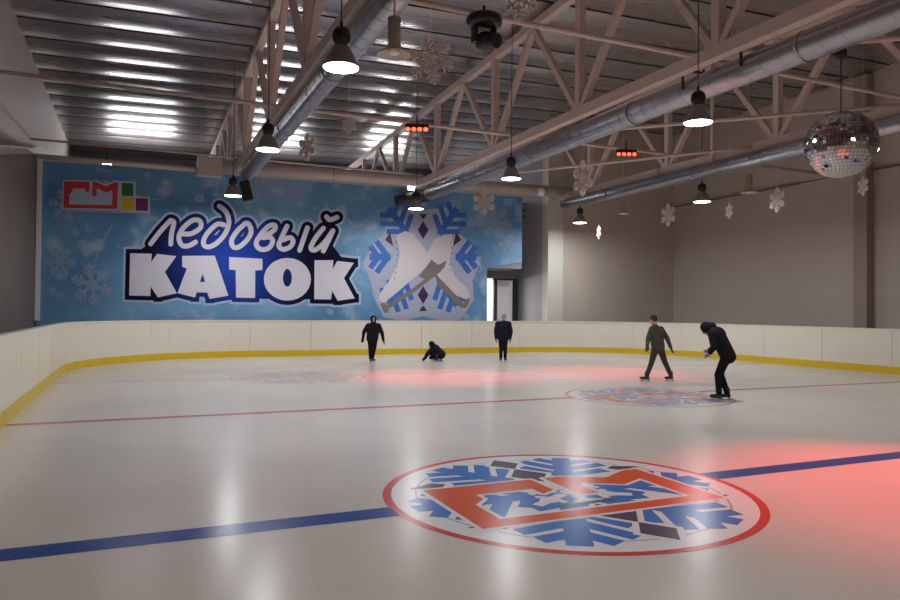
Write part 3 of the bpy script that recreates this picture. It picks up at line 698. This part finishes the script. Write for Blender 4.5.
# red bar lights
def bar_light(p, lb, tgt, power=RED_W, leds=4):
    t = thing('red_bar_light', lb, 'stage light', p, 0, 'red bar lights on the tie rods')
    rot = Matrix.Rotation(-YAW, 3, 'Z'); bs = Vector(p)
    bm = B(); box(bm, bs, (0.72, 0.16, 0.20), rot); obj('housing', bm, M['black'], t, bs)
    for k in range(leds):
        bm = B(); c = bs+rot @ Vector((-0.27+0.18*k, -0.09, -0.06)); ball(bm, c, 0.075, (1, 0.6, 0.8), 12, 8); obj('red_lens', bm, M['redglow'], t, bs)
    bm = B(); tube(bm, bs+Vector((0, 0, 0.08)), bs+Vector((0, 0, 0.4)), 0.02); obj('bracket', bm, M['black'], t, bs)
    spot_light('red_beam', bs+rot @ Vector((0, -0.14, -0.16)), tgt, power, (1.0, 0.05, 0.04), math.radians(52), 0.9, 0.12)
bar_light(on_y(417, 128, 20.1), 'black bar light with glowing red lamps in the ceiling above the skates banner', (8.0, 18.9, 0))
bar_light(on_y(626, 153, 20.1), 'black bar light glowing red between the middle and right trusses', (13.6, 18.4, 0))
bar_light(Vector((10.3, 6.6, 7.1)), 'black red bar light beyond the upper edge of the view', (8.2, 5.0, 0), RED_W*1.5)

# moving head light
p = on_z(484, 18, 7.28)
t = thing('moving_head_light', 'black moving head stage light hung from the nearest tie rod', 'stage light', p)
bm = B(); lathe(bm, [(0, 0.03), (0.29, 0.03), (0.33, -0.02), (0.33, -0.12), (0.25, -0.17), (0, -0.17)]); obj('base', bm, M['black'], t)
bm = B()
for s in (-1, 1): box(bm, (0.19*s, 0, -0.33), (0.07, 0.14, 0.30))
box(bm, (0, 0, -0.18), (0.44, 0.14, 0.05))
obj('yoke', bm, M['black'], t)
bm = B(); ball(bm, (0, 0, -0.43), 0.20, (0.85, 1.15, 0.85)); tube(bm, (0.05, -0.1, -0.43), (0.14, -0.28, -0.50), 0.14, 0.13); obj('head', bm, M['black'], t)
bm = B(); tube(bm, (0, 0, 0.0), (0, 0, 0.22), 0.03); obj('clamp', bm, M['black'], t)
# small speaker and floodlights
p = on_y(246, 191, 27.4)
t = thing('loudspeaker', 'small black loudspeaker hung beside the lamp over the banner title', 'loudspeaker', p)
bm = B(); box(bm, (0, 0, 0), (0.34, 0.34, 0.72), Matrix.Rotation(-0.25, 3, 'Y')); obj('cabinet', bm, M['black'], t)
bm = B(); tube(bm, (0, 0, 0.3), (0, 0, 0.46), 0.03); obj('bracket', bm, M['black'], t)
for x, y, lb in ((107, 162, 'small white lit floodlight above the shop emblem'), (411, 188, 'small white lit floodlight beside the duct elbow over the banner')):
    p = on_y(x, y, 28.9); t = thing('floodlight', lb, 'floodlight', p, 0, 'floodlights above the banner')
    bm = B(); box(bm, (0, 0.06, 0), (0.34, 0.12, 0.2)); obj('housing', bm, M['dark'], t)
    bm = B(); box(bm, (0, -0.02, -0.01), (0.30, 0.04, 0.16)); obj('lens', bm, M['lens'], t)
    bm = B(); tube(bm, (0, 0.05, 0.05), (0, 0.05, 0.4), 0.02); obj('bracket', bm, M['dark'], t)

# ------------------------------------------------------------------ hanging foam snowflakes
def hang_flake(x, y, Y, d_px, rz, lb, tilt=0.0, n=6):
    p = on_y(x, y, Y); depth = (p-CAM).dot(fwd); R = d_px/F_PX*depth/2
    t = thing('hanging_snowflake', lb, 'hanging snowflake', p, -math.atan2(p.x, p.y)-rz, 'white foam snowflakes hung from the ceiling')
    bm = B(); th = 0.03; wb = 0.09 if d_px > 40 else 0.17
    def bar(a, b, w_):
        a = Vector(a); b = Vector(b); d = (b-a).normalized(); nn = Vector((-d.y, d.x))*w_/2; q = []
        for yy in (-th/2, th/2):
            q.append([bm.verts.new((v.x, yy, v.y)) for v in (a+nn, b+nn, b-nn, a-nn)])
        bm.faces.new(q[0]); bm.faces.new(q[1][::-1])
        for i in range(4): bm.faces.new((q[0][i], q[0][(i+1) % 4], q[1][(i+1) % 4], q[1][i]))
    for k in range(6):
        an = math.radians(60*k+30+math.degrees(tilt)); c, s = math.cos(an), math.sin(an)
        P = lambda u, v: (R*(u*c-v*s), R*(u*s+v*c))
        bar(P(0, 0), P(1, 0), R*wb*1.2)
        for f, l in ((0.30, 0.28), (0.52, 0.34), (0.74, 0.24)):
            for sg in (-1, 1): bar(P(f, 0), P(f+l*0.6, sg*l*0.8), R*wb*0.85)
        bar(P(0.38, -0.22), P(0.38, 0.22), R*wb)
    obj('flake', bm, M['flake'], t)
    bm = B(); tube(bm, (0, 0, R*0.95), (0, 0, ceil_z(p.x, p.y)-p.z+0.01), 0.004, seg=5); obj('string', bm, M['flake'], t)
hang_flake(430, 60, 12.6, 50, 0.1, 'large pale foam snowflake hanging at upper centre left of the black stage light', 0.2)
hang_flake(519, 0, 11.4, 44, 0.3, 'large foam snowflake cut by the top edge right of the black stage light')
hang_flake(349, 125, 18.2, 17, 0.5, 'small foam snowflake hanging left of the first red bar light')
hang_flake(307, 147, 19.2, 28, 0.9, 'foam snowflake hanging just right of the left duct')
hang_flake(484, 203, 28.25, 24, 0.2, 'foam snowflake hanging close before the cross duct over the banner')
hang_flake(583, 178, 19.5, 36, 0.95, 'foam snowflake turned aside hanging left of the second red bar light')
hang_flake(668, 215, 24.5, 23, 0.9, 'foam snowflake before the right corner of the beige wall')
hang_flake(777, 200, 17.3, 25, 0.95, 'foam snowflake before the right wall below the bell fixture')
hang_flake(729, 211, 17.0, 15, 1.1, 'narrow foam snowflake seen nearly edge on right of the low lamp')
hang_flake(599, 232, 26.0, 14, 1.25, 'tiny foam snowflake seen edge on right of the black lamp')
hang_flake(863, 186, 14.4, 19, 1.05, 'foam snowflake below the mirror ball near the wall column')

# ------------------------------------------------------------------ mirror ball
depth = 14.3; p = MBP; Rb = 33.5/F_PX*depth
t = thing('mirror_ball', 'large silver mirror ball with small tiles hanging at upper right', 'mirror ball', p)
bm = B(); rows_ = 30
for i in range(rows_):
    t0, t1 = math.pi*i/rows_, math.pi*(i+1)/rows_; tm = (t0+t1)/2; n = max(4, int(2*rows_*math.sin(tm)))
    for j in range(n):
        a0, a1 = 2*math.pi*(j+0.04)/n, 2*math.pi*(j+0.96)/n; g = (t1-t0)*0.04
        jx, jy = random.uniform(-0.02, 0.02), random.uniform(-0.02, 0.02)
        cn = Vector((math.sin(tm)*math.cos((a0+a1)/2), math.sin(tm)*math.sin((a0+a1)/2), math.cos(tm)))
        tu = Vector((-cn.y, cn.x, 0)).normalized(); tv = cn.cross(tu)
        q = []
        for tt, aa in ((t0+g, a0), (t1-g, a0), (t1-g, a1), (t0+g, a1)):
            d = Vector((math.sin(tt)*math.cos(aa), math.sin(tt)*math.sin(aa), math.cos(tt)))
            q.append(bm.verts.new(d*Rb + cn*Rb*(jx*d.dot(tu)+jy*d.dot(tv))))
        bm.faces.new(q)
M['mirror'] = mat('mirror_tile', (0.62, 0.58, 0.58), 0.06, 1.0)
obj('mirror_tiles', bm, M['mirror'], t)
bm = B(); ball(bm, (0, 0, 0), Rb*0.985, (1, 1, 1), 32, 20); obj('core', bm, M['dark'], t)
mz = on_y(840, 53, p.y).z-p.z
bm = B(); tube(bm, (0, 0, Rb*0.95), (0, 0, mz), 0.012, seg=6); obj('wire', bm, M['dark'], t)
bm = B(); lathe(bm, [(0, 0.12), (0.09, 0.10), (0.11, 0), (0.09, -0.10), (0, -0.12)], (0, 0, mz)); obj('motor', bm, M['black'], t)
bm = B(); tube(bm, (0, 0, mz+0.1), (0, 0, 7.40-p.z), 0.02, seg=6); obj('hanger_wire', bm, M['dark'], t)

# ------------------------------------------------------------------ people
M['skin'] = mat('skin', (0.50, 0.30, 0.23), 0.55); M['hair_d'] = mat('dark_hair', (0.015, 0.012, 0.012), 0.6); M['hair_g'] = mat('grey_hair', (0.25, 0.22, 0.21), 0.7)
M['jk_black'] = mat('black_jacket', (0.013, 0.013, 0.017), 0.7, spec=0.12, noise=0.3, nscale=6); M['jk_navy'] = mat('navy_jacket', (0.012, 0.014, 0.030), 0.7, spec=0.12, noise=0.3, nscale=6)
M['jk_olive'] = mat('dark_olive_jacket', (0.055, 0.052, 0.042), 0.8, noise=0.3, nscale=6); M['tr_black'] = mat('black_trousers', (0.011, 0.011, 0.013), 0.8, spec=0.12, noise=0.3, nscale=8)
M['tr_brown'] = mat('dark_brown_trousers', (0.035, 0.026, 0.024), 0.8, noise=0.3, nscale=8); M['glove_v'] = mat('violet_glove', (0.20, 0.17, 0.62), 0.7); M['skate_l'] = mat('skate_boot', (0.02, 0.02, 0.02), 0.35)
def capsule(bm, a, b, ra, rb, seg=12, sx=1.0):
    a = Vector(a); b = Vector(b)
    if (b-a).length < 1e-5: ball(bm, a, ra, (1, 1, 1), 12, 8); return
    tube(bm, a, b, ra, rb, seg=seg); ball(bm, a, ra, (1, 1, 1), 12, 8); ball(bm, b, rb, (1, 1, 1), 12, 8)
def fuse(name, bm, vox, m, parent, base, smooth=6):
    me = bpy.data.meshes.new(name+'_src'); bm.to_mesh(me); bm.free(); me.transform(Matrix.Translation(-Vector(base)) if base is not None else Matrix())
    o = bpy.data.objects.new(name+'_src', me); C.objects.link(o)
    r = o.modifiers.new('r', 'REMESH'); r.mode = 'VOXEL'; r.voxel_size = vox; r.use_smooth_shade = True
    s = o.modifiers.new('s', 'SMOOTH'); s.iterations = smooth; s.factor = 0.5
    dg = bpy.context.evaluated_depsgraph_get(); ev = o.evaluated_get(dg); m2 = bpy.data.meshes.new_from_object(ev)
    bpy.data.objects.remove(o); bpy.data.meshes.remove(me)
    m2.name = name; m2.materials.clear(); m2.materials.append(m)
    q = bpy.data.objects.new(name, m2); C.objects.link(q)
    if parent: q.parent = parent
    return q
def hand(bm, wr, d, side, curl=0.5):
    """palm, four unequal bent fingers and a thumb leaving the side of the palm"""
    d = Vector(d).normalized(); x, y, _ = frame_of(d); s = x*side
    pc = wr+d*0.075
    for k in range(-3, 4): capsule(bm, wr+s*0.006*k, wr+d*0.095+s*0.0115*k, 0.014, 0.013, 8)
    for k, (o, L) in enumerate(((-0.034, 0.062), (-0.012, 0.076), (0.012, 0.082), (0.034, 0.074))):
        b0 = wr+d*0.09+s*o; b1 = b0+(d+y*0.3*curl)*L*0.55; b2 = b1+(d*0.6+y*0.9*curl)*L*0.45
        capsule(bm, b0, b1, 0.0105, 0.0095, 8); capsule(bm, b1, b2, 0.0095, 0.008, 8)
    t0 = wr+d*0.03+s*0.036; t1 = t0+(d*0.7+s*0.7+y*0.3)*0.045; t2 = t1+(d*0.9+s*0.15+y*0.5)*0.035
    capsule(bm, t0, t1, 0.0135, 0.0115, 8); capsule(bm, t1, t2, 0.0115, 0.009, 8)
def skate(parent, ank, fd, base):
    f = Vector(fd); f.z = 0; f.normalize(); s = Vector((-f.y, f.x, 0)); a = Vector(ank)
    bm = B(); capsule(bm, a+Vector((0, 0, 0.07)), a+Vector((0, 0, -0.05)), 0.062, 0.052); z = a.z-0.065
    g = Vector((a.x, a.y, z)); capsule(bm, g-f*0.035, g+f*0.08, 0.045, 0.044); capsule(bm, g+f*0.08, g+f*0.165, 0.044, 0.036)
    k = fuse('skate', bm, 0.012, M['skate_l'], parent, base, 3)
    bm = B(); R = Matrix((f, s, Vector((0, 0, 1)))).transposed()
    for dx in (-0.04, 0.11): box(bm, g+f*dx+Vector((0, 0, -0.055)), (0.05, 0.02, 0.04), R)
    box(bm, g+f*0.04+Vector((0, 0, -0.082)), (0.29, 0.005, 0.026), R)
    b = obj('blade', bm, M['galv'], k, base); return k
def person(px, py, J, label, jk, tr, hair, scale=1.0, face=(0, -1, 0), gloves=None, long_coat=0.0, hood=False, bulk=1.0, dz=0.0):
    foot = on_z(px, py, 0.0)
    root_l = Vector((foot.x, foot.y, 0.0)); a = math.atan2(foot.x, foot.y)
    # J in metres: x to the viewer's right, y away, z up
    j = {k: Vector(v)*scale for k, v in J.items()}
    S = scale; f = Vector(face).normalized(); hx = f.cross(Vector((0, 0, 1)))
    if hx.length < 0.3: hx = Vector((1, 0, 0))
    hx.normalize(); hu = hx.cross(f).normalized()
    Rh = Matrix((hx, -f, hu)).transposed()   # local: x = right, -y = forward, z = up
    H = lambda v: j['head']+Rh @ (Vector(v)*S)
    bm = B()
    def ell(c, r):
        vs = bmesh.ops.create_uvsphere(bm, u_segments=20, v_segments=14, radius=1)['verts']
        for q in vs: q.co = Rh @ Vector((q.co.x*r[0]*S, q.co.y*r[1]*S, q.co.z*r[2]*S)) + H(c)
    ell((0, 0.012, 0.02), (0.076, 0.095, 0.100)); ell((0, -0.012, -0.055), (0.058, 0.072, 0.062))   # skull, jaw
    ell((0, -0.098, -0.012), (0.013, 0.022, 0.024)); ell((0, -0.082, -0.098), (0.022, 0.020, 0.016))   # nose, chin
    ell((0, -0.080, -0.055), (0.026, 0.014, 0.010))                                                    # mouth
    for s in (-1, 1): ell((s*0.080, 0.01, -0.01), (0.012, 0.024, 0.032)); ell((s*0.030, -0.078, 0.032), (0.024, 0.012, 0.008))  # ears, brow
    nk = j['neck']; capsule(bm, H((0, 0.025, -0.06)), nk, 0.055*S, 0.062*S)
    capsule(bm, nk, j['chest'], 0.07*S, 0.125*S, 16); capsule(bm, j['chest'], j['pelvis'], 0.13*S, 0.125*S, 16)
    for s in ('l', 'r'):
        sh, el, wr, hp, kn, an = (j[s+k] for k in ('sh', 'el', 'wr', 'hp', 'kn', 'an'))
        capsule(bm, j['chest'], sh, 0.10*S, 0.06*S); capsule(bm, sh, el, 0.056*S, 0.042*S); capsule(bm, el, wr, 0.041*S, 0.027*S)
        hand(bm, wr, (wr-el).normalized(), 1 if s == 'l' else -1)
        capsule(bm, j['pelvis'], hp, 0.12*S, 0.10*S); capsule(bm, hp, kn, 0.092*S, 0.058*S); capsule(bm, kn, an, 0.056*S, 0.038*S)
        capsule(bm, an, an+Vector((0, 0, -0.04*S)), 0.038*S, 0.036*S)
    body = fuse('person', bm, 0.010, M['skin'], None, None, 3)
    body.location = root_l+Vector((0, 0, dz)); body.rotation_euler = (0, 0, -a)
    tag(body, label, 'person')
    # eyes
    bm = B()
    for s in (-1, 1): ball(bm, H((s*0.030, -0.079, 0.014)), 0.011*S, (1, 1, 0.8), 10, 8)
    obj('eyes', bm, M['hair_d'], body)
    # hair or hood
    bm = B()
    vs = bmesh.ops.create_uvsphere(bm, u_segments=20, v_segments=14, radius=1)['verts']
    rr = (0.092, 0.108, 0.105) if not hood else (0.118, 0.125, 0.13)
    for q in vs: q.co = Rh @ Vector((q.co.x*rr[0]*S, q.co.y*rr[1]*S, q.co.z*rr[2]*S)) + H((0, 0.03, 0.035) if not hood else (0, 0.045, 0.01))
    if hood: capsule(bm, H((0, 0.07, -0.05)), nk+Vector((0, 0, 0.02)), 0.10*S, 0.10*S)
    fuse('hood' if hood else 'hair', bm, 0.012, jk if hood else hair, body, None, 4)
    # jacket
    k = bulk; bm = B(); capsule(bm, nk, j['chest'], 0.078*S, 0.165*S*k, 16)
    e = (j['pelvis']-j['chest']); hem = j['pelvis']+e.normalized()*0.05*S
    side = (j['rsh']-j['lsh']); side = side.normalized() if side.length > 0.01 else Vector((1, 0, 0))
    for o in (-0.07, 0, 0.07): capsule(bm, j['chest']+side*o*S, hem+side*o*0.9*S, 0.14*S*k, 0.135*S*k, 16)
    for s in ('l', 'r'):
        sh, el, wr = j[s+'sh'], j[s+'el'], j[s+'wr']
        capsule(bm, nk.lerp(j['chest'], 0.35), sh, 0.085*S*k, 0.085*S*k); capsule(bm, sh, el, 0.082*S*k, 0.066*S*k); capsule(bm, el, wr, 0.064*S*k, 0.046*S*k)
    fuse('jacket', bm, 0.014, jk, body, None, 5)
    # trousers
    bm = B(); capsule(bm, j['pelvis'], j['pelvis']+Vector((0, 0, 0.02)), 0.14*S, 0.14*S)
    for s in ('l', 'r'):
        hp, kn, an = j[s+'hp'], j[s+'kn'], j[s+'an']
        capsule(bm, j['pelvis'], hp, 0.135*S, 0.115*S); capsule(bm, hp, kn, 0.108*S, 0.076*S); capsule(bm, kn, an, 0.076*S, 0.062*S)
    fuse('trousers', bm, 0.014, tr, body, None, 5)
    for s in ('l', 'r'):
        skate(body, j[s+'an'], J[s+'toe'], None)
        if gloves:
            bm = B(); wr, el = j[s+'wr'], j[s+'el']; d = (wr-el).normalized(); x_, y_, _ = frame_of(d)
            sd = x_*(1 if s == 'l' else -1)
            for kk in range(-3, 4): capsule(bm, wr-d*0.02+sd*0.007*kk, wr+d*0.10+sd*0.012*kk, 0.019, 0.018, 8)
            for o, L in ((-0.036, 0.065), (-0.012, 0.08), (0.012, 0.086), (0.036, 0.078)):
                b0 = wr+d*0.09+sd*o; b1 = b0+(d+y_*0.15)*L*0.55; b2 = b1+(d*0.6+y_*0.45)*L*0.45
                capsule(bm, b0, b1, 0.015, 0.0145, 8); capsule(bm, b1, b2, 0.0145, 0.013, 8)
            t0 = wr+d*0.03+sd*0.038; t1 = t0+(d*0.7+sd*0.7+y_*0.3)*0.045; t2 = t1+(d*0.9+sd*0.15+y_*0.5)*0.035
            capsule(bm, t0, t1, 0.019, 0.016, 8); capsule(bm, t1, t2, 0.016, 0.014, 8)
            fuse('glove', bm, 0.010, gloves, body, None, 2)
    return body
AZ = 0.175
# 1: dark figure left of centre, walking with arms held off the body
person(373, 363, dict(head=(0.0, -0.03, 1.56), neck=(0.0, 0, 1.42), chest=(0.0, 0, 1.22), pelvis=(-0.03, 0, 0.92),
    lsh=(-0.19, 0, 1.33), lel=(-0.33, 0.02, 1.12), lwr=(-0.37, -0.08, 0.88), rsh=(0.19, 0, 1.33), rel=(0.31, 0.03, 1.08), rwr=(0.36, -0.02, 0.82),
    lhp=(-0.11, 0, 0.88), lkn=(-0.10, -0.06, 0.52), lan=(-0.09, 0.02, AZ), rhp=(0.06, 0, 0.88), rkn=(0.04, 0.03, 0.53), ran=(-0.02, 0.22, AZ),
    ltoe=(0.1, -1, 0), rtoe=(0.5, -0.9, 0)), 'person in black with arms held out walking on the ice left of centre', M['jk_black'], M['tr_black'], M['hair_d'], 1.0, (0.1, -1, -0.3), M['jk_black'], bulk=1.12, hood=True)
# 2: crouched figure
person(434, 361, dict(head=(-0.12, -0.12, 0.60), neck=(-0.05, -0.03, 0.53), chest=(0.03, 0.0, 0.42), pelvis=(0.22, 0.02, 0.27),
    lsh=(-0.07, -0.15, 0.44), lel=(-0.24, -0.20, 0.29), lwr=(-0.33, -0.18, 0.12), rsh=(-0.02, 0.15, 0.46), rel=(-0.20, 0.2, 0.28), rwr=(-0.34, 0.1, 0.12),
    lhp=(0.19, -0.12, 0.25), lkn=(-0.10, -0.24, 0.30), lan=(0.10, -0.22, 0.16), rhp=(0.20, 0.14, 0.25), rkn=(-0.12, 0.14, 0.12), ran=(0.22, 0.20, 0.16),
    ltoe=(-1, -0.2, 0), rtoe=(-1, 0.2, 0)), 'person in black crouched low on the ice beside the walking skater', M['jk_black'], M['tr_black'], M['hair_d'], 1.0, (-0.8, -0.4, -0.5), M['jk_black'], bulk=1.3, hood=True)
# 3: standing figure before the door
person(503, 362, dict(head=(0.02, 0, 1.66), neck=(0.01, 0, 1.52), chest=(0.0, 0, 1.30), pelvis=(0.0, 0, 0.95),
    lsh=(-0.21, 0, 1.43), lel=(-0.28, 0.02, 1.14), lwr=(-0.27, -0.05, 0.88), rsh=(0.21, 0, 1.43), rel=(0.29, 0.02, 1.14), rwr=(0.26, -0.05, 0.88),
    lhp=(-0.09, 0, 0.92), lkn=(-0.08, -0.02, 0.54), lan=(-0.08, 0, AZ), rhp=(0.09, 0, 0.92), rkn=(0.08, -0.02, 0.54), ran=(0.08, 0.02, AZ),
    ltoe=(-0.2, -1, 0), rtoe=(0.25, -1, 0)), 'person in a dark navy jacket standing upright before the white door', M['jk_navy'], M['tr_black'], M['hair_g'], 1.0, (0, -1, -0.1), M['jk_navy'], bulk=1.16)
# 4: striding figure
person(657, 382, dict(head=(-0.12, -0.02, 1.70), neck=(-0.07, 0, 1.55), chest=(-0.03, 0, 1.33), pelvis=(0.02, 0, 0.97),
    lsh=(-0.14, -0.14, 1.45), lel=(-0.24, -0.20, 1.18), lwr=(-0.26, -0.32, 0.98), rsh=(0.10, 0.15, 1.44), rel=(0.26, 0.16, 1.20), rwr=(0.36, 0.12, 0.94),
    lhp=(-0.05, -0.07, 0.93), lkn=(-0.14, -0.1, 0.55), lan=(-0.27, -0.1, AZ), rhp=(0.08, 0.07, 0.93), rkn=(0.20, 0.08, 0.56), ran=(0.36, 0.02, AZ+0.02),
    ltoe=(-1, -0.25, 0), rtoe=(-0.8, -0.5, 0)), 'person in a dark olive jacket striding to the left with legs apart', M['jk_olive'], M['tr_brown'], M['hair_d'], 1.0, (-0.9, 0.45, -0.25), M['jk_olive'], bulk=1.05)
# 5: bent figure with violet gloves
person(720, 401, dict(head=(-0.29, -0.03, 1.50), neck=(-0.17, 0, 1.54), chest=(-0.06, 0, 1.38), pelvis=(0.14, 0, 0.98),
    lsh=(-0.16, -0.17, 1.42), lel=(-0.12, -0.24, 1.14), lwr=(-0.20, -0.20, 1.02), rsh=(-0.10, 0.18, 1.42), rel=(-0.08, 0.22, 1.15), rwr=(-0.21, 0.06, 1.06),
    lhp=(0.12, -0.09, 0.94), lkn=(-0.04, -0.10, 0.56), lan=(-0.02, -0.10, AZ), rhp=(0.13, 0.10, 0.94), rkn=(0.00, 0.10, 0.57), ran=(0.14, 0.10, AZ),
    ltoe=(-1, -0.15, 0), rtoe=(-1, 0.1, 0)), 'person in black bending forward with violet gloves on the logo at right', M['jk_black'], M['tr_black'], M['hair_d'], 1.03, (-0.6, -0.1, -0.9), M['glove_v'], bulk=1.12, hood=True)
